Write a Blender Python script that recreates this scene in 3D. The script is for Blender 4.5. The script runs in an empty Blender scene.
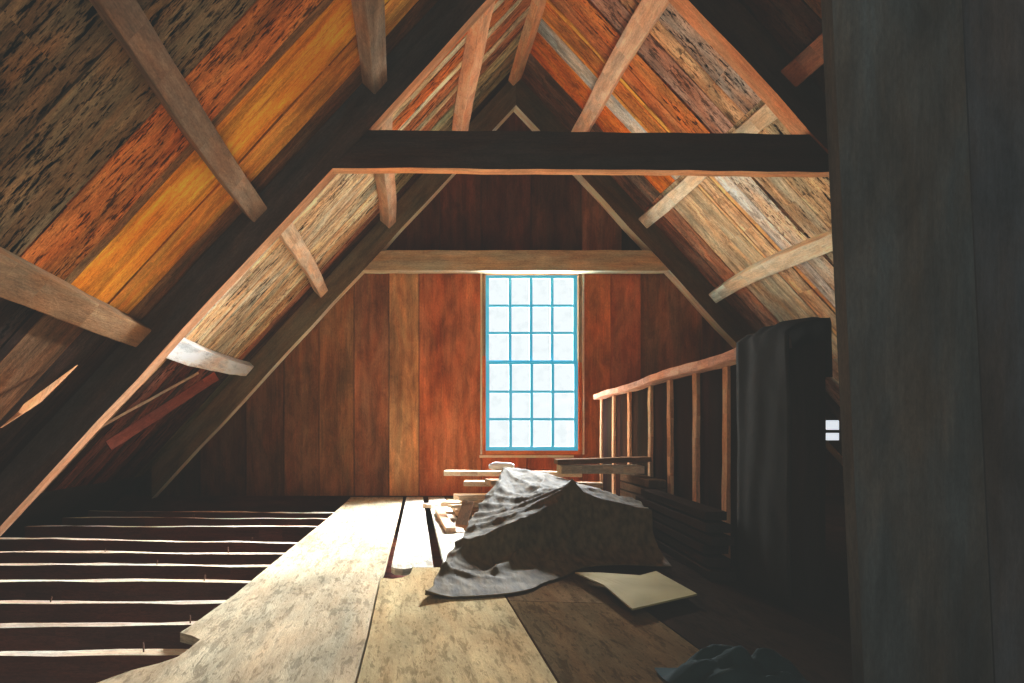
import bpy, math, random
from mathutils import Vector, noise
R = random.Random(7)
C = bpy.context.scene.collection
H = 0.59                      # camera height above the attic floor
RX, ZR, TAN = 1.02, 3.31 + H, 1.08
ANG = math.atan(TAN); CA, SA = math.cos(ANG), math.sin(ANG)
ZI = ZR - 0.295               # apex of the rafters' inner edge
D1, D1B = 3.80, 3.92          # nearer truss, front and back
DG, DGB = 6.28, 6.42          # gable truss, front and back (wall face)

def lin(r, g, b):
    f = lambda c: ((c/255+0.055)/1.055)**2.4 if c > 10 else c/255/12.92
    return (f(r), f(g), f(b))

# ------------------------------------------------------------------ materials
def nn(nt, t, x=0, y=0, **kw):
    n = nt.nodes.new(t); n.location = (x, y)
    for k, v in kw.items(): setattr(n, k, v)
    return n

def wood(name, grain=1.0, pits=1.0, patch=0.5, bump=0.35, rough=0.82, hue=.8):
    m = bpy.data.materials.new(name); m.use_nodes = True
    nt = m.node_tree; nt.nodes.clear(); L = nt.links.new
    out = nn(nt, 'ShaderNodeOutputMaterial'); bs = nn(nt, 'ShaderNodeBsdfPrincipled')
    bs.inputs['Roughness'].default_value = rough
    bs.inputs['Specular IOR Level'].default_value = 0.0
    L(bs.outputs[0], out.inputs[0])
    uv = nn(nt, 'ShaderNodeUVMap'); uv.uv_map = 'uv'
    at = nn(nt, 'ShaderNodeAttribute'); at.attribute_name = 'col'
    def noi(sx, sy, det, dist=0.0, rgh=0.6):
        mp = nn(nt, 'ShaderNodeMapping'); mp.inputs['Scale'].default_value = (sx, sy, 1)
        L(uv.outputs[0], mp.inputs[0])
        n = nn(nt, 'ShaderNodeTexNoise'); n.inputs['Scale'].default_value = 1
        n.inputs['Detail'].default_value = det; n.inputs['Distortion'].default_value = dist
        n.inputs['Roughness'].default_value = rgh
        L(mp.outputs[0], n.inputs[0]); return n.outputs[0]
    def rng(s, a, b, c, d):
        r = nn(nt, 'ShaderNodeMapRange'); L(s, r.inputs[0])
        for i, v in enumerate((a, b, c, d)): r.inputs[i+1].default_value = v
        return r.outputs[0]
    def mul(a, b):
        r = nn(nt, 'ShaderNodeMath', operation='MULTIPLY'); L(a, r.inputs[0])
        if isinstance(b, float): r.inputs[1].default_value = b
        else: L(b, r.inputs[1])
        return r.outputs[0]
    n1 = noi(1.3, 16, 6, 0.4)
    n2 = noi(5, 110, 3)
    n3 = noi(1.1, 3.2, 3, 0.3)
    n4 = noi(8, 34, 4, 0.3, 0.65)
    n5 = noi(2.2, 6, 4, 0.5)
    n6 = noi(45, 130, 4, 0, 0.8)
    n7 = noi(3.5, 9, 5, 0.6, 0.7)
    g = mul(rng(n1, 0.3, 0.7, 1-0.5*grain, 1+0.35*grain), rng(n2, 0.3, 0.7, 1-0.22*grain, 1+0.18*grain))
    g = mul(g, rng(n3, 0.32, 0.68, 1-patch*0.8, 1+patch*0.5))
    g = mul(g, rng(n6, 0.35, 0.65, 1-0.38*grain, 1+0.34*grain)); g = mul(g, rng(n7, 0.40, 0.6, 1-patch*0.45, 1+patch*0.3))
    # pits and mildew specks: dense where n5 is high
    th = rng(n5, 0.35, 0.65, 0.05, -0.05)
    ad = nn(nt, 'ShaderNodeMath', operation='ADD'); L(n4, ad.inputs[0])
    inv = mul(th, -1.0); L(inv, ad.inputs[1])
    sp = rng(ad.outputs[0], 0.53, 0.62, 0.0, 1.0)
    n9 = noi(20, 75, 3, 0.2, 0.6); a2 = nn(nt, 'ShaderNodeMath', operation='ADD'); L(n9, a2.inputs[0]); L(inv, a2.inputs[1])
    s2 = rng(a2.outputs[0], 0.57, 0.64, 0.0, .9); mxx = nn(nt, 'ShaderNodeMath', operation='MAXIMUM'); L(sp, mxx.inputs[0]); L(s2, mxx.inputs[1]); sp = mxx.outputs[0]
    sp = mul(sp, at.outputs['Alpha']); sp = mul(sp, 0.8*pits)
    om = nn(nt, 'ShaderNodeMath', operation='SUBTRACT'); om.inputs[0].default_value = 1; L(sp, om.inputs[1])
    g = mul(g, om.outputs[0])
    n8 = noi(1.7, 7, 4, 0.4); hv = nn(nt, 'ShaderNodeMix', data_type='RGBA')
    L(rng(n8, 0.38, 0.66, 0.0, 1.0), hv.inputs[0]); hv.inputs[6].default_value = (.97, 1.0, 1.03, 1); hv.inputs[7].default_value = (1+.32*hue, 1-.16*hue, 1-.42*hue, 1)
    hm = nn(nt, 'ShaderNodeVectorMath', operation='MULTIPLY'); L(at.outputs['Color'], hm.inputs[0]); L(hv.outputs[2], hm.inputs[1])
    mx = nn(nt, 'ShaderNodeVectorMath', operation='SCALE'); L(hm.outputs[0], mx.inputs[0]); L(g, mx.inputs['Scale'])
    mn = nn(nt, 'ShaderNodeVectorMath', operation='MINIMUM'); L(mx.outputs[0], mn.inputs[0]); mn.inputs[1].default_value = (.82, .8, .78)
    L(mn.outputs[0], bs.inputs['Base Color'])
    bp = nn(nt, 'ShaderNodeBump'); bp.inputs['Strength'].default_value = bump; bp.inputs['Distance'].default_value = 0.01
    L(g, bp.inputs['Height']); L(bp.outputs[0], bs.inputs['Normal'])
    return m

def plain(name, col, rough=0.85, nscale=6.0, amt=0.4, bump=0.2, stretch=(1, 1, 1)):
    m = bpy.data.materials.new(name); m.use_nodes = True
    nt = m.node_tree; L = nt.links.new; bs = nt.nodes['Principled BSDF']
    bs.inputs['Roughness'].default_value = rough; bs.inputs['Specular IOR Level'].default_value = 0.02
    tc = nn(nt, 'ShaderNodeTexCoord'); mp = nn(nt, 'ShaderNodeMapping'); mp.inputs['Scale'].default_value = stretch
    L(tc.outputs['Object'], mp.inputs[0])
    n = nn(nt, 'ShaderNodeTexNoise'); n.inputs['Scale'].default_value = nscale; n.inputs['Detail'].default_value = 6
    L(mp.outputs[0], n.inputs[0])
    r = nn(nt, 'ShaderNodeMapRange'); L(n.outputs[0], r.inputs[0])
    for i, v in enumerate((0.3, 0.7, 1-amt, 1+amt*0.6)): r.inputs[i+1].default_value = v
    v = nn(nt, 'ShaderNodeVectorMath', operation='SCALE'); v.inputs[0].default_value = col; L(r.outputs[0], v.inputs['Scale'])
    mn = nn(nt, 'ShaderNodeVectorMath', operation='MINIMUM'); L(v.outputs[0], mn.inputs[0]); mn.inputs[1].default_value = (.82, .8, .78)
    L(mn.outputs[0], bs.inputs['Base Color'])
    bp = nn(nt, 'ShaderNodeBump'); bp.inputs['Strength'].default_value = bump; bp.inputs['Distance'].default_value = 0.01
    L(n.outputs[0], bp.inputs['Height']); L(bp.outputs[0], bs.inputs['Normal'])
    return m

M_roof = wood('weathered roof boarding', 1.1, 1.25, 0.65, .5, hue=1)
M_beam = wood('old hewn beam', 0.7, 0.5, 0.4, 0.4)
M_wall = wood('brown wall planks', 0.7, 0.25, 0.6, 0.2)
M_floor = wood('dusty floor boards', 0.38, 0.9, 0.4, 0.3, hue=.3)
M_dark = wood('dark-toned boards', 0.5, 0.3, 0.5, 0.2)  # low-contrast boards; the dark tone comes from the face colours
M_stack = wood('salvaged boards', 0.7, 0.5, 0.4, 0.3)
M_nail = plain('rusty nail', lin(90, 60, 45), 0.6)

def teal_glow_mat():
    m = bpy.data.materials.new('teal glow'); m.use_nodes = True
    nt = m.node_tree; nt.nodes.clear(); L = nt.links.new
    out = nn(nt, 'ShaderNodeOutputMaterial'); a = nn(nt, 'ShaderNodeBsdfPrincipled'); t = nn(nt, 'ShaderNodeBsdfTranslucent')
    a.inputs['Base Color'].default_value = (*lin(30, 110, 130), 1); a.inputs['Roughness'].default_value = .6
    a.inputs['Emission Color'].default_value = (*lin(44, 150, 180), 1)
    a.inputs['Emission Strength'].default_value = 0.8  # emission puts the window glare into the bars themselves
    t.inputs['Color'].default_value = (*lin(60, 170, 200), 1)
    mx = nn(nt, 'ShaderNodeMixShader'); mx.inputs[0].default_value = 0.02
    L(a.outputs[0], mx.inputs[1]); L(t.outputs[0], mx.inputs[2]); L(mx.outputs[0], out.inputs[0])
    return m
M_teal_glow = teal_glow_mat()
def pane_mat():
    m = bpy.data.materials.new('old window glass'); m.use_nodes = True
    nt = m.node_tree; nt.nodes.clear(); L = nt.links.new
    out = nn(nt, 'ShaderNodeOutputMaterial'); t = nn(nt, 'ShaderNodeBsdfTransparent'); g = nn(nt, 'ShaderNodeBsdfGlossy')
    g.inputs['Roughness'].default_value = .05
    tc = nn(nt, 'ShaderNodeTexCoord'); n = nn(nt, 'ShaderNodeTexNoise'); n.inputs['Scale'].default_value = 9; L(tc.outputs['Object'], n.inputs[0])
    r = nn(nt, 'ShaderNodeValToRGB'); r.color_ramp.elements[0].position = .35; r.color_ramp.elements[0].color = (.86, .92, .94, 1)
    r.color_ramp.elements[1].position = .5; r.color_ramp.elements[1].color = (.93, .98, 1, 1)
    L(n.outputs[0], r.inputs[0]); L(r.outputs[0], t.inputs[0])
    mx = nn(nt, 'ShaderNodeMixShader'); mx.inputs[0].default_value = .04
    L(t.outputs[0], mx.inputs[1]); L(g.outputs[0], mx.inputs[2]); L(mx.outputs[0], out.inputs[0])
    return m
M_pane = pane_mat()

# ------------------------------------------------------------------ mesh builder
class MB:
    def __init__(s): s.v = []; s.f = []; s.ax = []; s.col = []; s.off = []
    def add(s, verts, faces, axis, col, spk=0.3):
        b = len(s.v); s.v += [Vector(p) for p in verts]
        o = (R.uniform(0, 60), R.uniform(0, 60)); a = Vector(axis).normalized()
        for f in faces:
            s.f.append([b+i for i in f]); s.ax.append(a); s.col.append((*col, spk)); s.off.append(o)
    def build(s, name, mat, parent=None, bevel=0, smooth=False, origin=None):
        o0 = Vector(origin) if origin is not None else Vector((0, 0, 0))
        me = bpy.data.meshes.new(name); me.from_pydata([tuple(p-o0) for p in s.v], [], s.f)
        uvs = []; cols = []
        for i, p in enumerate(me.polygons):
            n = p.normal; a = s.ax[i]; b = n.cross(a)
            if b.length < .3: a = Vector((0.1, .7, .7)).normalized(); b = n.cross(a)
            b.normalize(); o = s.off[i]
            for vi in p.vertices:
                co = s.v[vi]; uvs += [co.dot(a)+o[0], co.dot(b)+o[1]]; cols += list(s.col[i])
        me.uv_layers.new(name='uv').data.foreach_set('uv', uvs)
        me.color_attributes.new('col', 'FLOAT_COLOR', 'CORNER').data.foreach_set('color', cols)
        me.materials.append(mat)
        if smooth: me.polygons.foreach_set('use_smooth', [True]*len(me.polygons))
        ob = bpy.data.objects.new(name, me); C.objects.link(ob); ob.location = o0
        if parent is not None:
            ob.parent = parent; ob.location = o0 - parent.location
        if bevel:
            md = ob.modifiers.new('bevel', 'BEVEL'); md.width = bevel; md.segments = 2; md.limit_method = 'ANGLE'
        return ob

def extr(mb, poly, vec, axis, col, spk=0.3):
    n = len(poly); vec = Vector(vec); P = [Vector(p) for p in poly]
    vs = P + [p+vec for p in P]
    nrm = Vector((0, 0, 0))
    for i in range(n): nrm += P[i].cross(P[(i+1) % n])
    fs = [list(range(n)), list(range(2*n-1, n-1, -1))] + [[(i+1) % n, i, n+i, n+(i+1) % n] for i in range(n)]
    if nrm.dot(vec) > 0: fs = [f[::-1] for f in fs]
    mb.add(vs, fs, axis, col, spk)

def plank(mb, p0, p1, wdir, w, t, col, spk=.3, nseg=1, off=None, wid=None, jit=0, thk=None):
    p0, p1 = Vector(p0), Vector(p1); ax = (p1-p0).normalized()
    wd = Vector(wdir); wd = (wd-ax*wd.dot(ax)).normalized(); td = ax.cross(wd)
    vs = []; fs = []
    for i in range(nseg+1):
        k = i/nseg; c = p0.lerp(p1, k)
        if off: c = c + Vector(off(k))
        ww = w*(wid(k) if wid else 1); tt = t*(thk(k) if thk else 1)
        for a, b in ((-1, -1), (1, -1), (1, 1), (-1, 1)):
            j = Vector((R.uniform(-jit, jit), R.uniform(-jit, jit), R.uniform(-jit, jit))) if jit else Vector((0, 0, 0))
            vs.append(c+wd*a*ww/2+td*b*tt/2+j)
    for i in range(nseg):
        for q in range(4):
            a, b = i*4+q, i*4+(q+1) % 4
            fs.append([a, b, b+4, a+4])
    fs.append([3, 2, 1, 0]); e = nseg*4; fs.append([e, e+1, e+2, e+3])
    mb.add(vs, fs, ax, col, spk)

def tag(o, label=None, cat=None, group=None, kind=None):
    if label: o['label'] = label
    if cat: o['category'] = cat
    if group: o['group'] = group
    if kind: o['kind'] = kind
    return o
def empty(name, loc):
    o = bpy.data.objects.new(name, None); C.objects.link(o); o.location = loc; o.empty_display_size = .1; return o

def slope(s, t, n=0.0):       # point on the underside of the roof: side, distance down from ridge, depth below it
    return RX + s*(t*CA - n*SA), ZR - t*SA - n*CA
def zroof(x, n=0): return ZR - n/CA - TAN*abs(x-RX)
var = lambda c, a=.12: tuple(max(0, x*(1+R.uniform(-a, a))) for x in c)

# ------------------------------------------------------------------ roof boarding
T1, T2, T3 = 1.72, 3.68, 5.05
def roof(name, s, boards):
    mb = MB()
    for (d0, d1, c1, c2, c3, spk) in boards:
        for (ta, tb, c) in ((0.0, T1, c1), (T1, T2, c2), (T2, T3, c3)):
            rise = R.uniform(0, .006)
            nrm = Vector((s*SA, 0, CA))
            xa, za = slope(s, ta+.004); xb, zb = slope(s, tb)
            ym = (d0+d1)/2; w = (d1-d0)-.008
            a = Vector((xa, ym, za))+nrm*(.011+rise); b = Vector((xb, ym, zb))+nrm*(.011+rise)
            plank(mb, a, b, (0, 1, 0), w, .022, lin(*c), spk, nseg=6, jit=.0025)
    o = mb.build(name, M_roof); return o
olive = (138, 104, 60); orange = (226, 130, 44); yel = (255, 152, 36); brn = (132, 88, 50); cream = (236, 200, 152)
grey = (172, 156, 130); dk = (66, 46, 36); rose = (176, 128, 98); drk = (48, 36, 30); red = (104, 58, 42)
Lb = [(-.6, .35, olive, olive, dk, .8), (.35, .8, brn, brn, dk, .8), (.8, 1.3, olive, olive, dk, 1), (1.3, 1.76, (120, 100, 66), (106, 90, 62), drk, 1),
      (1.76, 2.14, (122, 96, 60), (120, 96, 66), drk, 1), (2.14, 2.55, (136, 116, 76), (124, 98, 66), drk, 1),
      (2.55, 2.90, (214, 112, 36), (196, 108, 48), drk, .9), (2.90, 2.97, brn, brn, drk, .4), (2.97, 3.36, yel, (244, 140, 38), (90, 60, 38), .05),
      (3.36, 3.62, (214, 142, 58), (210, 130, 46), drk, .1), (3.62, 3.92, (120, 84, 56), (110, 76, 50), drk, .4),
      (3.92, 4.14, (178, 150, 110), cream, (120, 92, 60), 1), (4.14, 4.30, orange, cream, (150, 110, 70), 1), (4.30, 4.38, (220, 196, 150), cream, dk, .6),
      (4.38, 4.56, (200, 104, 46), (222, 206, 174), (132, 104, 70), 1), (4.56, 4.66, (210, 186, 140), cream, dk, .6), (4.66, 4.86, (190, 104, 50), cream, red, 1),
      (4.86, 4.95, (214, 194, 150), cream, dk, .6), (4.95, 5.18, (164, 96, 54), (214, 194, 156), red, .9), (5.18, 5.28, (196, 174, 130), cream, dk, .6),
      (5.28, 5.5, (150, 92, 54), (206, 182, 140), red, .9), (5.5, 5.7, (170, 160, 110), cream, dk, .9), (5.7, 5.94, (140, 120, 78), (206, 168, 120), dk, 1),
      (5.94, 6.1, (140, 126, 84), (150, 92, 60), dk, .8), (6.1, 6.5, dk, dk, (90, 84, 54), .7)]  # lowest course mostly dark: shade below the purlin put into its colour
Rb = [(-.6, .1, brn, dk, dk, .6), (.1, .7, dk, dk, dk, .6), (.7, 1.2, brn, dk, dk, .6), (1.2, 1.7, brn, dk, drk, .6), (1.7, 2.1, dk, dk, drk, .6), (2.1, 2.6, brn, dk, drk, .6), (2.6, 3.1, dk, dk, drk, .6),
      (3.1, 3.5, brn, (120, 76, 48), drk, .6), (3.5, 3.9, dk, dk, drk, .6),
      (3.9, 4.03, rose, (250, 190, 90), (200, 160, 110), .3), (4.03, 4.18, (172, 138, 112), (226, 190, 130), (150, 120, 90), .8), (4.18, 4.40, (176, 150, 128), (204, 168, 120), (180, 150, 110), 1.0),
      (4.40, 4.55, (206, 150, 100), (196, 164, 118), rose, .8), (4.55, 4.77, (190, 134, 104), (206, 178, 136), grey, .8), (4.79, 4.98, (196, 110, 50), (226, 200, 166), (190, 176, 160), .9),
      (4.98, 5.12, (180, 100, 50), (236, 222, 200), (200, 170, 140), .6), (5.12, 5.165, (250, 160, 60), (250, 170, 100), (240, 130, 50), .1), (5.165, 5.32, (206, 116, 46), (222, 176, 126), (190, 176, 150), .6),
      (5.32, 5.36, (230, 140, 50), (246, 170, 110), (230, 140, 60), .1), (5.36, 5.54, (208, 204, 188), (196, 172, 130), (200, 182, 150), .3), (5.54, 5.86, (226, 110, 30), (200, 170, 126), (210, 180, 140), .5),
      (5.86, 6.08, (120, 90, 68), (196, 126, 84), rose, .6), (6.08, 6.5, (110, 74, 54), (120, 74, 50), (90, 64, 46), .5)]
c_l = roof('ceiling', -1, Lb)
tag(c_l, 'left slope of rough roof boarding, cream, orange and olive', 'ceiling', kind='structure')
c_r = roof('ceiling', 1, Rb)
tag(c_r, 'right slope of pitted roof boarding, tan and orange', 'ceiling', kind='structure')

# ------------------------------------------------------------------ rafters, ties, purlins
def rafter(s, d0, d1, col, label, under=None, tend=4.93, t0=0.0):
    mb = MB(); N = 16; inner = []; outer = []
    xi0, zi0 = RX, ZI
    for i in range(N+1):
        k = i/N; t = t0+k*(tend-t0)
        x, z = slope(s, t); outer.append((x, d0, z-.004))
        xn, zn = RX+s*(t*CA), ZI-t*SA
        j = R.uniform(-.006, .006) if 0 < i < N else 0
        inner.append((xn-s*SA*j, d0, zn-CA*j))
    extr(mb, outer+inner[::-1], (0, d1-d0, 0), (s*CA, 0, -SA), lin(*col), .4)
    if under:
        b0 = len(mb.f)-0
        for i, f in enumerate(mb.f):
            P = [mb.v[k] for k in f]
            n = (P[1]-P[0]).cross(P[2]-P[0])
            if len(f) == 4 and all(abs((ZI-p.z)-abs(p.x-RX)*TAN) < .05 for p in P): mb.col[i] = (*lin(*under), .2)  # underside faces get a lighter colour in place of light falling there
    o = mb.build('rafter', M_beam, origin=(RX+s*2.4, d0, ZI-2.6)); tag(o, label, 'rafter'); return o
rafter(-1, D1, D1B, (74, 66, 58), 'dark left rafter of the nearer truss, underside coloured brown as if lit', (196, 140, 100))
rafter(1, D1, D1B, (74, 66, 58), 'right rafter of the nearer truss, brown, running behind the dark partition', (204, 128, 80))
rafter(-1, DG, DGB-.01, (104, 88, 62), 'left gable rafter against the far plank wall, mottled dark face with edge coloured pale as if lit', (255, 235, 200))
rafter(1, DG, DGB-.01, (84, 70, 50), 'right gable rafter against the far plank wall, lower edge coloured pale as if lit', (255, 235, 200))

def tie(z0, z1, d0, d1, col, label, lit_ucol, tilt=0):
    xl = RX-(ZI-z0)/TAN; xr = RX+(ZI-z0)/TAN
    xl1 = RX-(ZI-z1)/TAN; xr1 = RX+(ZI-z1)/TAN
    mb = MB(); N = 20; low = []; top = []
    for i in range(N+1):
        k = i/N; j = R.uniform(-.004, .004)
        low.append((xl+.01+(xr-xl-.02)*k, d0, z0+j-tilt*(k-.5))); top.append((xl1+.01+(xr1-xl1-.02)*k, d0, z1+R.uniform(-.003, .003)-tilt*(k-.5)))
    extr(mb, low+top[::-1], (0, d1-d0, 0), (1, 0, 0), lin(*col), .3)
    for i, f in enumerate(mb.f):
        if len(f) == 4 and all(abs(mb.v[k].z-z0) < .03+tilt for k in f): mb.col[i] = (*lin(*lit_ucol), .2)  # bottom faces painted lighter, a lit edge put into the colour
    o = mb.build('collar_tie', M_beam, origin=(RX, d0, z0)); tag(o, label, 'beam')
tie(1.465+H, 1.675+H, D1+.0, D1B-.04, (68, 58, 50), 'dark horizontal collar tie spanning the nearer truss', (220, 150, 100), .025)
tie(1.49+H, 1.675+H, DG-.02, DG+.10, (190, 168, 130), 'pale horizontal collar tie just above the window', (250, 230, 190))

def purlin(s, x, z, d0, d1, w, th, col, label, sag=(0, 0), wid=None, spk=.3):
    # x, z: middle of the purlin's lower face, seated just under the boards
    t = abs(x-RX)/CA; mb = MB(); N = 14
    cx, cz = slope(s, t, .004+th/2)
    A = Vector((cx, d0, cz)); B = Vector((cx, d1, cz))
    down = Vector((s*CA, 0, -SA))
    ph = R.uniform(0, 6)
    f = lambda k: down*(sag[0]*math.sin(math.pi*k)+sag[1]*(k-.5)+.007*math.sin(7*k+ph))
    plank(mb, A, B, (s*CA, 0, -SA), w, th, lin(*col), spk, nseg=N, off=f, wid=wid or (lambda k: 1+.07*math.sin(5*k+ph)), jit=.003)
    o = mb.build('purlin', M_beam, bevel=.008, origin=A); tag(o, label, 'purlin'); return o
g2 = D1B+.005; ge = DG-.005
purlin(-1, .44, 0, g2, ge, .115, .10, (236, 168, 122), 'pale pinkish purlin on left slope above the dark collar tie')
purlin(-1, -.20, 0, g2, ge, .10, .12, (190, 150, 116), 'purlin on the left slope passing just behind the left end of the dark collar tie', (.0, 0))
purlin(-1, -.80, 0, g2, ge, .105, .09, (214, 180, 146), 'middle purlin crossing the cream speckled boards beyond the nearer truss')
purlin(-1, -1.48, 0, g2, ge, .15, .07, (255, 252, 244), 'lowest left purlin beyond the nearer truss, bowed and near white', (.05, -.02), lambda k: 1.15-.35*k)
purlin(-1, -.21, 0, .5, D1-.005, .11, .10, (150, 126, 104), 'purlin at the top left edge of the view, ending at the nearer truss')
purlin(-1, -.87, 0, .3, D1-.005, .105, .09, (140, 112, 90), 'grey brown purlin crossing the olive and yellow boards at upper left')
purlin(-1, -1.49, 0, .6, D1-.005, .17, .08, (138, 104, 72), 'thick curved brown purlin at the left edge below the yellow board', (-.01, .05), lambda k: 1.12-.35*k if k > .5 else .95)
purlin(1, 1.03, 0, g2, ge, .12, .10, (206, 146, 98), 'ridge purlin at the very peak of the roof')
purlin(1, 1.58, 0, g2, ge, .135, .08, (240, 184, 140), 'light brown upper purlin on the right slope above the dark tie', (.0, 0), lambda k: 1.12-.2*k)
purlin(1, 2.25, 0, g2, ge, .115, .09, (224, 200, 160), 'middle purlin of the right slope, crossing behind the dark tie')
purlin(1, 2.89, 0, g2, ge, .115, .09, (224, 200, 160), 'lowest bowed purlin of the right slope, beside the dark partition', (-.05, .0))
purlin(1, 2.2, 0, 1.9, D1-.005, .12, .10, (120, 80, 58), 'shadowed purlin stub showing at the upper right beside the dark partition')

# ------------------------------------------------------------------ gable wall
mb = MB()
WX0, WX1, WZ0, WZ1 = .725, 1.655, -.20+H, 1.515+H
def wallboard(x0, x1, z0, z1, col, spk=.2):
    g = .004
    x0 += g; x1 -= g
    def zt(x): return min(z1, zroof(x)-.002)
    pts = [(x0, DGB, z0), (x1, DGB, z0)]
    if zt(x1) > z0: pts.append((x1, DGB, zt(x1)))
    else: pts[1] = (RX+(1 if x1 > RX else -1)*(ZR-z0)/TAN, DGB, z0)
    xs = [x for x in (RX, RX-(ZR-z1)/TAN, RX+(ZR-z1)/TAN) if x0+.001 < x < x1-.001]
    for x in sorted(xs, reverse=True): pts.append((x, DGB, zt(x)))
    if zt(x0) > z0: pts.append((x0, DGB, zt(x0)))
    else: pts[0] = (RX-(ZR-z0)/TAN, DGB, z0)
    extr(mb, pts, (0, .03, 0), (0, 0, 1), lin(*col), spk)
px = lambda p: (p-405)/106.4
zt_ = 1.6+H
lowc = [(124, 200, (54, 34, 26)), (200, 246, (70, 40, 28)), (246, 284, (84, 48, 32)), (284, 319, (112, 62, 38)), (319, 354, (124, 70, 42)), (354, 389, (128, 68, 44)),
        (389, 419, (176, 104, 66)), (419, 482.1, (168, 76, 44)), (581.2, 611, (176, 80, 42)), (611, 641, (160, 72, 42)), (641, 702, (124, 70, 46)), (702, 760, (120, 70, 48)), (760, 820, (90, 60, 44)), (820, 880, (80, 54, 40))]
wc = lambda c: (min(255, c[0]*1.04), min(255, c[1]*1.22), min(255, c[2]*1.2))
for a, b, c in lowc: wallboard(px(a), px(b), 0, zt_, wc(c))
wallboard(WX0, WX0+.42, 0, WZ0, (190, 92, 50)); wallboard(WX0+.42, WX1, 0, WZ0, (186, 88, 48)); wallboard(WX0, WX1, WZ1, zt_, (120, 66, 44))
upc = [(330, 388, (66, 38, 28)), (388, 440, (72, 38, 28)), (440, 481, (84, 42, 30)), (481, 531, (78, 40, 30)), (531, 582, (70, 40, 30)), (582, 622, (112, 64, 46)), (622, 700, (58, 44, 34))]
for a, b, c in upc: wallboard(px(a), px(b), zt_+.004, 9, wc(c))
o = mb.build('wall_back', M_wall); tag(o, 'gable wall of wide reddish brown planks', 'wall', kind='structure')

# window: two sashes of twelve panes
W = empty('window_1', ((WX0+WX1)/2, DGB-.02, WZ0)); tag(W, 'tall sash window with bars made to glow teal like glare in the gable wall', 'window', kind='structure')
wx0, wx1, wz0, wz1 = .755, 1.622, -.165+H, 1.485+H
def bar(mb, x0, x1, y0, y1, z0, z1, col, spk=.2, axis=None):
    ax = axis or ((1, 0, 0) if x1-x0 > z1-z0 else (0, 0, 1))
    extr(mb, [(x0, y0, z0), (x1, y0, z0), (x1, y0, z1), (x0, y0, z1)], (0, y1-y0, 0), ax, col, spk)
y0 = DGB-.035
mb = MB(); cw = lin(150, 124, 96); co = lin(200, 96, 44); zm = (wz0+wz1)/2
bar(mb, WX0, wx0, y0+.005, DGB+.09, zm+.06, WZ1, cw); bar(mb, WX0, wx0, y0, DGB+.09, WZ0, zm+.06, co)
bar(mb, wx1, WX1, y0+.005, DGB+.09, zm, WZ1, cw); bar(mb, wx1, WX1, y0, DGB+.09, WZ0, zm, co)
bar(mb, wx0, wx1, y0+.005, DGB+.09, wz1, WZ1, lin(150, 120, 86)); bar(mb, wx0, wx1, y0, DGB+.09, WZ0, wz0, lin(210, 110, 56))
mb.build('window_frame', M_beam, W)
mb = MB(); bar(mb, WX0-.03, WX1-.08, y0-.012, y0-.001, WZ0-.03, WZ0-.008, lin(250, 200, 160)); bar(mb, WX0-.018, WX0-.004, y0-.006, DGB-.001, WZ0, WZ1, lin(250, 215, 180)); bar(mb, WX1+.006, WX1+.02, y0-.006, DGB-.001, WZ0, WZ1, lin(250, 210, 180))
mb.build('casing_bead', M_beam, W)
for (z0, z1, yo) in ((zm-.012, wz1, .03), (wz0, zm+.012, .0)):
    mb = MB(); t = .037; w3 = (0, 0, 0); ys, ye = DGB+yo-.015, DGB+yo+.012
    bar(mb, wx0, wx0+t, ys, ye, z0, z1, w3); bar(mb, wx1-t, wx1, ys, ye, z0, z1, w3)
    bar(mb, wx0+t, wx1-t, ys, ye, z1-t*.75, z1, w3); bar(mb, wx0+t, wx1-t, ys, ye, z0, z0+t, w3)
    s = mb.build('sash', M_teal_glow, W)
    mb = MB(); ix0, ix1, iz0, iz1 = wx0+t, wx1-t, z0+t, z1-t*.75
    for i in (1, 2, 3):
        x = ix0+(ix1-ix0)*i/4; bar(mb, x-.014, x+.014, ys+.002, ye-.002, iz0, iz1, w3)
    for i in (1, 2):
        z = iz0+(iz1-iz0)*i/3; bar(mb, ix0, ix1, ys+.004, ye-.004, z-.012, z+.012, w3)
    g = mb.build('glazing_bars', M_teal_glow, W)
    mb = MB(); yc = (ys+ye)/2
    mb.add([(ix0, yc, iz0), (ix1, yc, iz0), (ix1, yc, iz1), (ix0, yc, iz1)], [[0, 1, 2, 3]], (1, 0, 0), (1, 1, 1))
    mb.build('pane', M_pane, W)

# ------------------------------------------------------------------ floor
fc = (206, 190, 162)
mb = MB()
def deck(pts, col, th=.028, top=0.0, spk=.6): extr(mb, [(x, y, top-th) for x, y in pts], (0, 0, th), (0, 1, 0), lin(*col), spk)
deck([(-.50, 6.3), (-.505, 5.76), (-.54, 4.6), (-.60, 3.1), (-.622, 2.5), (-.655, 2.1), (-.665, 2.02), (-.62, 1.99), (-.585, 1.95), (-.59, 1.87), (-.60, 1.80),
      (-.63, 1.75), (-.68, 1.70), (-.73, 1.61), (-.78, 1.5), (-.80, .4), (-.148, .4), (-.112, 2.0), (-.105, 2.75), (-.09, 2.98), (-.02, 6.3)], (196, 174, 138))
deck([(.015, 6.3), (-.06, 3.02), (-.045, 2.98), (-.01, 2.96), (.02, 2.98), (.03, 3.0), (.125, 3.0), (.165, 6.3)], (216, 204, 182))
deck([(-.140, .4), (-.104, 2.0), (-.098, 2.78), (-.05, 2.76), (-.01, 2.79), (.022, 2.86), (.035, 2.995), (.36, 2.995), (.36, .4)], (184, 156, 110))
deck([(.215, 6.3), (.175, 3.0), (.36, 3.0), (.36, 6.3)], (224, 212, 190))
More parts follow.
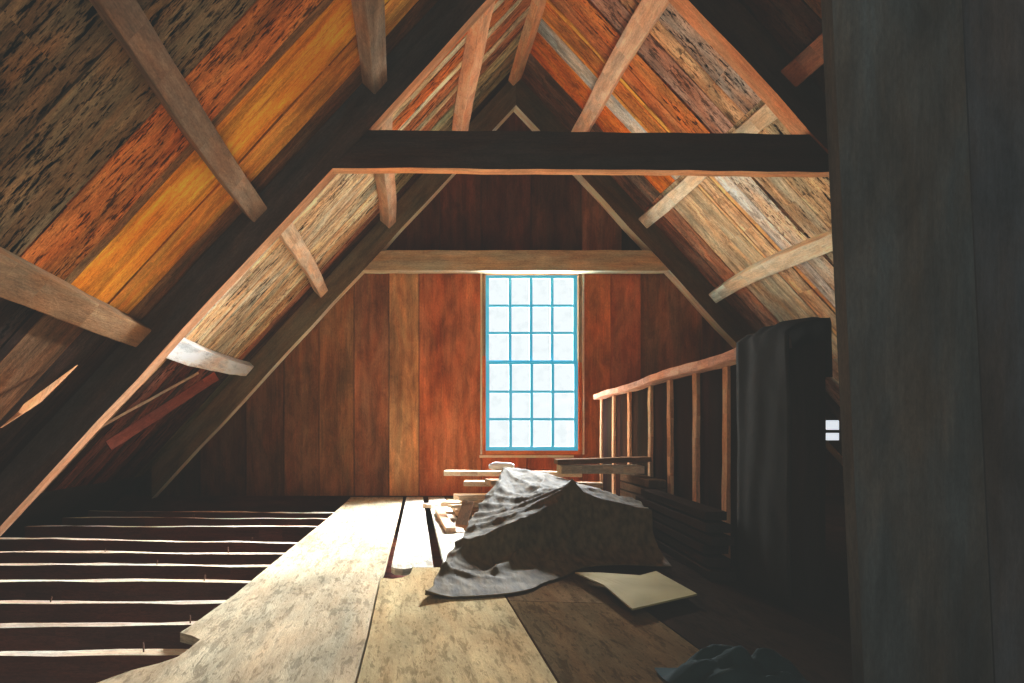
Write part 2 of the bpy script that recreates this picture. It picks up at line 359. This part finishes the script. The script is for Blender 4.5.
deck([(.367, .4), (.80, .4), (.80, 2.35), (.367, 2.40)], (80, 60, 38)); deck([(.367, 2.405), (.80, 2.355), (.80, 6.3), (.367, 6.3)], (84, 62, 40))  # right-hand boards, these and the next: shade put into their dark colour
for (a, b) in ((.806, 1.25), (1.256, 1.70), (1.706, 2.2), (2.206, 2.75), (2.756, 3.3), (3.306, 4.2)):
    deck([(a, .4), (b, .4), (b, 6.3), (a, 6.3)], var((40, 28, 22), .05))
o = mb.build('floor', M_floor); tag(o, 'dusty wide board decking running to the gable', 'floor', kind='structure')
# lower ceiling seen between the joists
mb = MB()
for i in range(14):
    a = .3+i*.44
    extr(mb, [(-3.4, a, -.30), (4.6, a, -.30), (4.6, a+.434, -.30), (-3.4, a+.434, -.30)], (0, 0, .02), (1, 0, 0), var(lin(104, 62, 50), .2), .3)
o = mb.build('floor', M_dark); tag(o, 'dark lower boards between the open joists', 'floor', kind='structure')
# low gable base and eave strips closing the room
mb = MB(); extr(mb, [(-3.4, 6.45, -.32), (4.6, 6.45, -.32), (4.6, 6.45, .0), (-3.4, 6.45, .0)], (0, .03, 0), (1, 0, 0), lin(70, 46, 36)); o = mb.build('trim_1', M_dark); tag(o, 'dark sill under the gable wall', 'trim', kind='structure')

def fl(xp, yp, z=0.0):        # a place on the attic floor along a sight line
    d = 683*(H-z)/(yp-433); return ((xp-405)*d/683, d)
jo = [(100, 507, 340, 508.6), (20, 512.5, 336, 514.5), (0, 521.5, 326, 521.5), (0, 532.5, 315, 529), (0, 545.5, 305, 547.5), (0, 557, 285, 559), (0, 572.5, 264, 573.5), (0, 593.5, 237, 593), (0, 615.5, 204, 613), (0, 643, 190, 640)]
jo = [(100, 507, 340, 508.6), (20, 512.5, 340, 514.5), (0, 521.5, 326, 521.5), (0, 532.5, 315, 537.5), (0, 545.5, 305, 547.5), (0, 557, 285, 559), (0, 572.5, 264, 573.5), (0, 593.5, 237, 593), (0, 615.5, 204, 613), (0, 643, 190, 640)]
jname = ['farthest thin floor joist against the gable wall', 'second floor joist from the gable wall', 'third floor joist from the gable wall', 'fourth floor joist from the gable wall', 'fifth floor joist from the gable wall',
         'sixth floor joist from the gable wall', 'fifth nearest open floor joist left of the decking', 'fourth nearest open joist with a thick pale top', 'third nearest open floor joist, tan', 'second nearest open joist, meeting the ragged notch in the decking']
jo.append((0, 683, 150, 683)); jname.append('nearest open floor joist at the lower left corner')
for i, (a, b, c, d) in enumerate(jo):
    (xa, ya), (xb, yb) = fl(a, b), fl(c, d)
    sl = (yb-ya)/(xb-xa); xl = max(RX-(ZR-.02)/TAN+.05, -2.75); xr = -.35
    yl = ya+(xl-xa)*sl; yr = ya+(xr-xa)*sl
    if yr > 6.1: sl = 0; yl = yr = ya
    mb = MB(); ph = R.uniform(0, 6)
    ztop = -.03
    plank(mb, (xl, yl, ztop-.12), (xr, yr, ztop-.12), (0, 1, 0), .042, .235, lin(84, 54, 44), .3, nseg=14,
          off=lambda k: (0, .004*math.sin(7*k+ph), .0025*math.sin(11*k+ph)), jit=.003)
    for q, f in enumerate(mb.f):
        if all(mb.v[v_].z > ztop-.05 for v_ in f): mb.col[q] = (*lin(236, 214, 186), .25)  # top faces coloured pale as if window light caught them
    j = mb.build('joist', M_beam, origin=(xl, yl, -.15)); tag(j, jname[i]+(', top coloured pale as if lit' if i < 8 else ''), 'joist')
    # nails standing up from the joist top
    for k in range(3):
        u = R.uniform(.3, .95); x = xl+(xr-xl)*u; y = yl+(yr-yl)*u
        if x > -.7: continue
        nb = MB(); tl = Vector((R.uniform(-.008, .008), 0, R.uniform(.02, .035)))
        plank(nb, (x, y, ztop-.01), Vector((x, y, ztop-.005))+tl, (0, 1, 0), .004, .004, lin(150, 130, 110))
        nb.build('nail', M_nail, j)

# ------------------------------------------------------------------ right knee partition
PX = lambda d: 1.0984+.108*d
PT = .35+H
P = empty('partition_frame', (PX(6.2), 6.2, 0)); tag(P, 'low stud partition at right with lit studs, top rail and dark boarding', 'partition')
a, b = Vector((PX(6.26), 6.26, PT-.02)), Vector((PX(2.5), 2.5, PT-.02))
mb = MB(); plank(mb, a, b, (1, 0, 0), .09, .045, lin(236, 176, 150), .3, nseg=24, off=lambda k: (0, 0, .006*math.sin(13*k)), jit=.003); mb.build('top_rail', M_beam, P, bevel=.004)
for i, d in enumerate((6.22, 5.63, 5.03, 4.43, 3.96, 3.50, 3.08, 2.70)):
    mb = MB(); x = PX(d)+.016
    plank(mb, (x, d, .01), (x+R.uniform(-.008, .008), d, PT-.043), (0, 1, 0), 0.045, .020, lin(236, 180, 136), .3, nseg=8, jit=.002)
    mb.build('stud', M_beam, P)
mb = MB(); d = 2.26; n = 0
while d < 6.2:
    w = R.uniform(.22, .34); e = min(d+w, 6.26)
    extr(mb, [(PX(d)+.029, d, .005), (PX(e-.006)+.029, e-.006, .005), (PX(e-.006)+.029, e-.006, PT-.045), (PX(d)+.029, d, PT-.045)], (.02, 0, 0), (0, 0, 1), var(lin(38, 26, 22), .15), .3); d = e
mb.build('boarding', M_dark, P)
# dark cloth hung over the near end of the rail
mb = MB(); NU, NV = 18, 22; vs = []
for i in range(NU+1):
    d = 2.245+(2.70-2.245)*i/NU
    for j in range(NV+1):
        k = j/NV
        bump = .03*math.exp(-((d-2.56)/.06)**2)+.012*math.sin(d*19)
        # path over the rail: down on the left, across the top, down behind
        if k < .7:
            q = k/.7; x = PX(d)-.075+.004*math.sin(d*26+q*3)*q-.0; z = .006+(PT+.02+bump-.006)*q
        else:
            q = (k-.7)/.3; x = PX(d)-.075+.135*math.sin(min(q*2, 1)*math.pi/2); z = PT+.02+bump+.02*math.sin(q*math.pi)-.35*max(0, q-.5)
        x += .008*noise.noise(Vector((d*9, k*7, 1)))
        vs.append((x, d, z))
fs = [[i*(NV+1)+j, (i+1)*(NV+1)+j, (i+1)*(NV+1)+j+1, i*(NV+1)+j+1] for i in range(NU) for j in range(NV)]
mb.add(vs, fs, (0, 0, 1), lin(50, 46, 44))
M_cloth = plain('dark blanket', lin(30, 27, 25), .95, 14, .3)
o = mb.build('blanket', M_cloth, smooth=True); md = o.modifiers.new('s', 'SOLIDIFY'); md.thickness = .006; md.offset = 0
tag(o, 'dark blanket hanging over the near end of the low stud partition', 'blanket')

# boards lying along the foot of the partition
def board(p0, p1, wdir, w, t, col, label, name='loose_board', group=None, spk=.4, nseg=8, jit=.0012, mat=None, bow=0):
    mb = MB(); plank(mb, p0, p1, wdir, w, t, lin(*col), spk, nseg=nseg, jit=jit, off=(lambda k: (0, 0, bow*math.sin(math.pi*k))) if bow else None)
    o = mb.build(name, mat or M_stack, bevel=.002, origin=p0); tag(o, label, 'board', group); return o
for i in range(6):
    z = .021+i*.046; ya, yb = 2.71+.04*(i % 3), 4.0-.1*(i % 2)
    board((PX(ya)-.13, ya, z), (PX(yb)-.13, yb, z), (1, 0, 0), .10-.012*(i % 2), .036, (44, 36, 32),
          ['lowest dark board', 'second dark board', 'third dark board', 'fourth dark board', 'fifth dark board', 'topmost dark board'][i]+' of the long stack along the foot of the stud partition', group='dark boards along the partition')

# ------------------------------------------------------------------ rubbish stack under the tarp
st = [  # p0, p1, width, thickness, colour, label
 ((.42, 5.35, .021), (1.35, 5.15, .021), .20, .04, (150, 124, 96), 'bottom board of the pile nearest the gable wall'),
 ((.36, 4.95, .021), (1.40, 4.85, .021), .18, .04, (176, 150, 120), 'bottom board of the pile, light grey end facing the decking'),
 ((.44, 4.45, .021), (1.35, 4.45, .021), .20, .04, (140, 116, 90), 'bottom board of the pile nearest the tarp edge'),
 ((.30, 5.15, .062), (1.30, 4.70, .062), .17, .035, (196, 172, 140), 'second layer board sticking out farthest left of the pile'),
 ((.50, 4.50, .062), (1.35, 4.36, .062), .14, .035, (130, 104, 80), 'brown narrow board in the second layer of the pile'),
 ((.42, 5.05, .100), (1.35, 4.95, .100), .20, .035, (190, 166, 136), 'short grey board in the middle of the pile'),
 ((.52, 4.35, .100), (1.30, 4.55, .100), .15, .035, (132, 100, 74), 'dark brown board in the middle of the pile beside the tarp'),
 ((.36, 4.80, .140), (1.40, 5.00, .140), .16, .035, (210, 190, 160), 'board with a white end halfway up the pile'),
 ((.58, 4.50, .180), (1.10, 4.56, .180), .20, .035, (150, 124, 98), 'wide weathered board upper in the pile'),
 ((.44, 5.05, .220), (1.40, 4.85, .220), .14, .035, (176, 150, 124), 'narrow greyish board below the top of the pile'),
 ((.56, 4.62, .258), (1.00, 4.68, .258), .18, .035, (160, 132, 104), 'brown board just under the top pale board'),
 ((.29, 5.00, .298), (1.25, 4.84, .298), .12, .035, (236, 218, 190), 'topmost pale board jutting left from the pile'),
]
for p0, p1, w, t, c, l in st: board(p0, p1, (0, 1, 0), w, t, c, l, group='boards heaped below the window')
board((.27, 4.02, .017), (.25, 5.02, .017), (1, 0, 0), .06, .03, (190, 160, 130), 'narrow board lying lengthwise on the decking left of the pile')
board((.335, 4.10, .03), (.40, 4.30, .155), (1, 0, 0), .07, .025, (120, 88, 64), 'short brown board end propped against the left flank of the pile', name='scrap_board')
board((.17, 5.35, .018), (.40, 5.62, .018), (0, 1, 0), .09, .03, (226, 208, 180), 'small pale offcut lying flat behind the pile near the gable wall', name='scrap_board')
board((.30, 4.62, .094), (.52, 4.72, .094), (0, 1, 0), .06, .02, (226, 206, 176), 'small pale offcut poking out halfway up the pile', name='scrap_board')
# cross stack on the right
rs = [((.98, 4.50, .021), (1.50, 4.50, .021)), ]
for i in range(8):
    z = .340-.04*(7-i)+.0
    c = (96, 78, 62) if i < 6 else ((214, 204, 178) if i == 6 else (120, 98, 80))
    if i == 7: p0, p1 = (.97, 4.40, .405), (1.55, 4.36, .425)
    elif i == 6: p0, p1 = (.985, 4.37, .36), (1.50, 4.35, .36)
    else: p0, p1 = (1.46, 3.95, .021+.055*i), (1.50, 4.60, .021+.055*i)
    board(p0, p1, (0, 1, 0) if i > 5 else (1, 0, 0), .16 if i > 5 else .10, .03 if i == 7 else (.05 if i == 6 else .045), c,
          ['dark bearer block under the right end of the board stack, bottom', 'second dark bearer in the block stack beside the studs', 'third dark bearer in the block stack beside the studs', 'fourth dark bearer in the block stack beside the studs', 'fifth dark bearer in the block stack beside the studs', 'top dark bearer in the block stack beside the studs',
           'thick board with pale grey edge right of the tarp below the window', 'thin brown board lying on the thick pale-edged board'][i])

# tarp
ctrl = [
 [(.66, 4.75, .325), (.90, 4.75, .315), (1.08, 4.65, .27), (1.22, 4.55, .20)],
 [(.62, 4.25, .350), (.84, 4.25, .330), (1.05, 4.15, .285), (1.25, 4.02, .190)],
 [(.41, 3.65, .215), (.63, 3.65, .250), (.88, 3.65, .290), (1.22, 3.60, .225)],
 [(.25, 3.08, .115), (.40, 3.08, .140), (.80, 3.32, .280), (1.15, 3.22, .210)],
 [(.15, 2.74, .055), (.40, 2.92, .040), (.80, 3.19, .060), (1.16, 3.12, .060)],
 [(.07, 2.40, .010), (.42, 2.50, .010), (.82, 2.98, .010), (1.16, 2.97, .010)],
]
CR = [((.82, 3.32), (.33, 2.98), .030, .028), ((.82, 3.32), (.62, 4.25), .018, .03), ((.82, 3.32), (1.16, 3.20), .028, .025), ((.82, 3.34), (.36, 3.42), .022, .022),
      ((.80, 3.38), (.44, 3.75), .020, .022), ((.80, 3.32), (.30, 3.20), .018, .02), ((.84, 3.3), (.63, 3.02), .030, .018), ((.52, 3.02), (.36, 2.72), .034, .022), ((.62, 2.95), (.78, 2.93), .02, .015),
      ((.85, 3.4), (1.22, 3.66), .02, .025), ((.7, 3.6), (.9, 4.3), .016, .025), ((.45, 3.6), (.64, 4.3), .016, .02), ((.30, 3.1), (.16, 2.7), .016, .02), ((.16, 2.72), (.36, 2.62), .02, .02)]
def crease(x, y):
    z = 0
    for (a, b), (c, d), h, w in CR:
        ux, uy = c-a, d-b; L2 = ux*ux+uy*uy; t = max(0, min(1, ((x-a)*ux+(y-b)*uy)/L2))
        z += h*math.exp(-math.hypot(x-a-ux*t, y-b-uy*t)/w)
    return z
def cr(p, t):
    n = len(p)-1; f = t*n; i = min(int(f), n-1); u = f-i
    a = p[max(i-1, 0)]; b = p[i]; c = p[i+1]; d = p[min(i+2, n)]
    return .5*((2*b)+(c-a)*u+(2*a-5*b+4*c-d)*u*u+(3*b-a-3*c+d)*u**3)
NV, NU = 150, 110; vs = []
cv = [[Vector(p) for p in row] for row in ctrl]
for j in range(NV+1):
    v = j/NV
    row = [cr([r[q] for r in cv], v) for q in range(4)]
    for i in range(NU+1):
        u = i/NU; p = cr(row, u).copy()
        ap = Vector((.82, 3.3)); dx, dy = p.x-ap.x, p.y-ap.y
        an = math.atan2(dy, dx); r = math.hypot(dx, dy)
        fold = (1-abs(math.sin(an*6+1.5*noise.noise(Vector((r*2, an, 0))))))**2 * min(r, .5)*.10
        edge = min(1, min(v, 1-v)*8)
        p.z += (.35*fold + crease(p.x, p.y))*edge + .007*noise.noise(p*9)*edge + .006*noise.noise(p*24)*edge
        p.x += .02*noise.noise(Vector((p.y*7, 3, v*9)))
        if v > .97 and u < .12: p.z += .03*(v-.97)/.03*(1-u/.12)
        p.z = max(p.z, .006); vs.append(p)
fs = [[j*(NU+1)+i, j*(NU+1)+i+1, (j+1)*(NU+1)+i+1, (j+1)*(NU+1)+i] for j in range(NV) for i in range(NU)]
mb = MB(); mb.add(vs, fs, (0, 1, 0), lin(170, 156, 132))
M_tarp = plain('dusty canvas', lin(92, 76, 52), .8, 6, .55, .4, (7, 2, 4))
o = mb.build('tarpaulin', M_tarp, smooth=True, origin=(.7, 3.6, 0)); md = o.modifiers.new('s', 'SOLIDIFY'); md.thickness = .004; md.offset = 1
tag(o, 'crumpled dusty canvas tarpaulin spread over the pile of boards', 'tarpaulin')
# crumpled roll of pale cloth at the tarp top
mb = MB(); vs = []; NA, NB = 16, 10
for i in range(NB+1):
    k = i/NB
    for j in range(NA):
        a = 2*math.pi*j/NA; r = .032*math.sin(math.pi*(.06+.88*k))**.5*(1+.25*noise.noise(Vector((k*4, math.cos(a)*1.5, math.sin(a)*1.5))))
        vs.append((.60+.18*k, 4.88+r*math.cos(a), .352+r*math.sin(a)))
fs = [[i*NA+j, i*NA+(j+1) % NA, (i+1)*NA+(j+1) % NA, (i+1)*NA+j] for i in range(NB) for j in range(NA)]+[list(range(NA))[::-1], [NB*NA+j for j in range(NA)]]
mb.add(vs, fs, (1, 0, 0), lin(230, 226, 215)); o = mb.build('rag', plain('pale rag', lin(226, 222, 212)), smooth=True, origin=(.6, 4.88, .33)); tag(o, 'rolled pale rag on top of the pile beside the tarpaulin peak', 'rag')

# cardboard sheet
mb = MB()
out = [fl(*q, .035) for q in ((575, 572), (600, 574), (640, 578), (656, 571), (697, 594), (632, 609), (604, 588))]
cx, cy = fl(642, 590, .035); vs = [(cx, cy, .035+.02*noise.noise(Vector((cx*3, cy*3, 5))))]; rings = 6
for r in range(1, rings+1):
    for (x, y) in out:
        k = r/rings; X = cx+(x-cx)*k; Y = cy+(y-cy)*k
        vs.append((X, Y, .035+.02*noise.noise(Vector((X*3, Y*3, 5)))+(.02*k*k if Y > 2.8 else 0)))
n = len(out); fs = [[0, 1+i, 1+(i+1) % n] for i in range(n)]
for r in range(rings-1):
    for i in range(n): a = 1+r*n; fs.append([a+i, a+n+i, a+n+(i+1) % n, a+(i+1) % n])
mb.add(vs, fs, (0, 1, 0), lin(200, 180, 130)); o = mb.build('cardboard_sheet', plain('tan cardboard', lin(150, 130, 84), .9, 4, .25), origin=(cx, cy, .02)); md = o.modifiers.new('s', 'SOLIDIFY'); md.thickness = .006; md.offset = 0
tag(o, 'tan kite shaped sheet of cardboard lying in the dark in front of the tarpaulin', 'cardboard')
# teal rag at lower right
mb = MB(); vs = []; N = 26
for i in range(N+1):
    for j in range(N+1):
        u, v = i/N*2-1, j/N*2-1; q = max(0, 1-(u*u+v*v)); 
        z = .006+.07*q**.7*(1+.8*noise.noise(Vector((u*2.5, v*2.5, 2))))+.01*noise.noise(Vector((u*7, v*7, 9)))*q
        vs.append((1.20+.16*u*(1+.1*noise.noise(Vector((u, v, 7)))), 1.58-.0+.12*v, max(.005, z)+.0))
vs = [(x-.42, y, z) for x, y, z in vs]
fs = [[i*(N+1)+j, (i+1)*(N+1)+j, (i+1)*(N+1)+j+1, i*(N+1)+j+1] for i in range(N) for j in range(N)]
mb.add(vs, fs, (1, 0, 0), lin(60, 84, 80)); o = mb.build('rag', plain('teal rag', lin(24, 38, 37), .95, 20, .3), smooth=True, origin=(.78, 1.58, 0)); tag(o, 'dim teal rag crumpled on the shadowed floor at the bottom edge', 'rag')

# ------------------------------------------------------------------ left eave scraps
mb = MB()
def W3(xp, yp, d): s = 683/d; return ((xp-405)/s, d, H+(433-yp)/s)
extr(mb, [W3(0, 428, 3.2), W3(18, 412, 3.2), W3(24, 404, 3.22), W3(77, 365, 3.45), W3(40, 402, 3.3), W3(22, 414, 3.22)], (0, .015, .002), (1, 0, 1), lin(230, 160, 110), .2)
o = mb.build('wood_splinter', M_beam); tag(o, 'split pale wood splinter hanging under the left roof boards', 'splinter')
board(W3(62, 448, 4.1), W3(198, 373, 5.0), (0, .3, 1), .016, .016, (150, 116, 86), 'thin pale batten sloping under the left eave beyond the nearer truss', 'batten')
board(W3(108, 446, 4.5), W3(216, 376, 5.2), (0, .2, 1), .07, .02, (110, 54, 40), 'reddish brown brace board sloping under the left eave', 'brace')

# ------------------------------------------------------------------ dark partition at the right, near the camera
def ex(z): return (821+.047*(433-z*427)-405)/427      # its leaning left edge
mb = MB(); yw = 1.60
cuts = [0, .30, .62, .95, 1.3, 1.7, 2.2, 2.8, 3.3]
for i in range(len(cuts)-1):
    pts = []
    z0 = -.585
    xa0, xb0 = ex(z0)+cuts[i], ex(z0)+cuts[i+1]-.004
    def topz(c):   # where the edge line meets the roof
        z = 3.2
        for _ in range(30): z = (zroof(ex(z)+c)-H)-.01
        return z
    za, zb = topz(cuts[i]), topz(cuts[i+1]-.004)
    xa1, xb1 = ex(za)+cuts[i], ex(zb)+cuts[i+1]-.004
    if zb < z0: 
        xb1 = xb0 = min(xb0, RX+(ZR)/TAN-.05); zb = z0+.01
    pts = [(xa0, yw, z0+H), (xb0, yw, z0+H), (xb1, yw, zb+H)]
    if xa1 < RX < xb1: pts.append((RX, yw, ZR-.02))
    pts.append((xa1, yw, za+H))
    extr(mb, pts, (0, -.04, 0), (0, 0, 1), var(lin(72, 70, 67), .05), .3)
o = mb.build('wall_right', M_dark); tag(o, 'dark partition filling the right side in deep shadow', 'wall', kind='structure')

# glow panel stand-in: added glowing panels with no opening behind
s = empty('glow_panel', (3.93, DG-.01, .52)); tag(s, 'small glowing panel added for a bright patch low beside the right gable rafter', 'window', kind='structure')
M_glow_panel = bpy.data.materials.new('glow panel'); M_glow_panel.use_nodes = True
bs = M_glow_panel.node_tree.nodes['Principled BSDF']; bs.inputs['Emission Color'].default_value = (.85, .92, 1, 1); bs.inputs['Emission Strength'].default_value = .8
mb = MB(); yy = DG-.008
for z0, z1 in ((.512, .524), (.590, .620), (.706, .718)): bar(mb, 3.86, 3.99, yy-.012, yy+.004, z0, z1, lin(90, 86, 80))
mb.build('window_frame', M_beam, s)  # bars round the added glowing panels
for z0, z1 in ((.524, .590), (.620, .706)):
    mb = MB(); mb.add([(3.865, yy, z0), (3.985, yy, z0), (3.985, yy, z1), (3.865, yy, z1)], [[0, 1, 2, 3]], (1, 0, 0), (1, 1, 1)); mb.build('pane', M_glow_panel, s)

# outer shell: shingle deck over the boards, sheathing behind the gable, rear gable wall
M_shell = plain('old shingles', lin(50, 44, 40))
for i, sd in enumerate((-1, 1)):
    mb = MB(); n = Vector((sd*SA, 0, CA))*.05
    def SP(t): x, z = slope(sd, t); return Vector((x, -.62, z))+n
    a, b = SP(-.10 if sd < 0 else 0), SP(5.9)
    extr(mb, [a, b, b+n*.4, a+n*.4], (0, 7.12, 0), (0, 1, 0), lin(50, 44, 40))
    o = mb.build('trim_%d' % (i+2), M_shell); tag(o, ('left' if sd < 0 else 'right')+' roof shingle layer over the boards', 'roof', kind='structure')
mb = MB(); ys_ = DGB+.034
for x0, x1, z0, z1 in ((-3.6, WX0, -.32, 1.62+H), (WX1, 5.4, -.32, 1.62+H), (WX0, WX1, -.32, WZ0), (WX0, WX1, WZ1, 1.62+H)):
    bar(mb, x0, x1, ys_, ys_+.015, z0, z1, lin(40, 34, 30))
extr(mb, [(RX-2.2, ys_, 1.62+H), (RX+2.2, ys_, 1.62+H), (RX, ys_, 4.2)], (0, .015, 0), (0, 0, 1), lin(40, 34, 30))
o = mb.build('trim_4', M_shell); tag(o, 'sheathing behind the gable planks', 'wall', kind='structure')
mb = MB(); extr(mb, [(-3.6, -.6, -.32), (5.6, -.6, -.32), (RX, -.6, 4.4)], (0, -.03, 0), (0, 0, 1), lin(90, 74, 60))
o = mb.build('wall_front', M_dark); tag(o, 'rear gable wall behind the camera', 'wall', kind='structure')
mb = MB(); extr(mb, [(-3.7, -.6, -.34), (5.7, -.6, -.34), (5.7, 6.5, -.34), (-3.7, 6.5, -.34)], (0, 0, .02), (1, 0, 0), lin(40, 32, 28))
o = mb.build('floor', M_dark); tag(o, 'dark underside layer closing the joist bays', 'floor', kind='structure')

# ------------------------------------------------------------------ light
def area(name, loc, rot, sx, sy, p, col, spread=180):
    l = bpy.data.lights.new(name, 'AREA'); l.shape = 'RECTANGLE'; l.size = sx; l.size_y = sy; l.energy = p; l.color = col; l.spread = math.radians(spread)
    o = bpy.data.objects.new(name, l); C.objects.link(o); o.location = loc; o.rotation_euler = rot; return o
area('window_daylight', ((wx0+wx1)/2, DGB+.16, (wz0+wz1)/2), (math.radians(-90), 0, 0), 1.0, 1.8, 165, (1, .92, .80))
sk = area('sky_light', (2.8, 8.8, 3.15), (0, 0, 0), 2.2, 1.7, 17000, (.88, .94, 1))
sk.rotation_euler = (Vector((1.19, 6.42, 1.25))-sk.location).to_track_quat('-Z', 'Y').to_euler()
area('camera_fill', (.2, -.45, 1.5), (math.radians(85), 0, 0), 2.0, 1.5, 15, (.80, .96, 1))  # added fill behind the camera to lift the dark areas
sp = bpy.data.lights.new('floor_spot', 'SPOT'); sp.energy = 26; sp.color = (1, .8, .5); sp.spot_size = math.radians(50); sp.spot_blend = .6; sp.shadow_soft_size = .25  # added spot to brighten the near floor, no known lamp there
so = bpy.data.objects.new('floor_spot', sp); C.objects.link(so); so.location = (-.15, .0, 1.9)
so.rotation_euler = (Vector((-.40, 2.0, 0))-so.location).to_track_quat('-Z', 'Y').to_euler()
w = bpy.data.worlds.new('w'); bpy.context.scene.world = w; w.use_nodes = True
w.node_tree.nodes['Background'].inputs[0].default_value = (.92, .96, .96, 1); w.node_tree.nodes['Background'].inputs[1].default_value = 1.1

sc = bpy.context.scene
sc.view_settings.view_transform = 'Standard'; sc.view_settings.look = 'None'
sc.view_settings.exposure = 0; sc.view_settings.gamma = 1.2
sc.view_settings.use_curve_mapping = True
cm = sc.view_settings.curve_mapping; cm.black_level = (-.0105, -.0112, -.0105); cm.update()
sc.cycles.max_bounces = 8; sc.cycles.diffuse_bounces = 5; sc.cycles.sample_clamp_indirect = 6
cam = bpy.data.cameras.new('camera'); cam.lens = 36*683/1024; cam.sensor_width = 36; cam.clip_start = .02
cam.shift_x = (512-405)/1024; cam.shift_y = (433-341.5)/1024
co_ = bpy.data.objects.new('camera', cam); C.objects.link(co_); co_.location = (0, 0, H); co_.rotation_euler = (math.radians(90), 0, 0)
sc.camera = co_
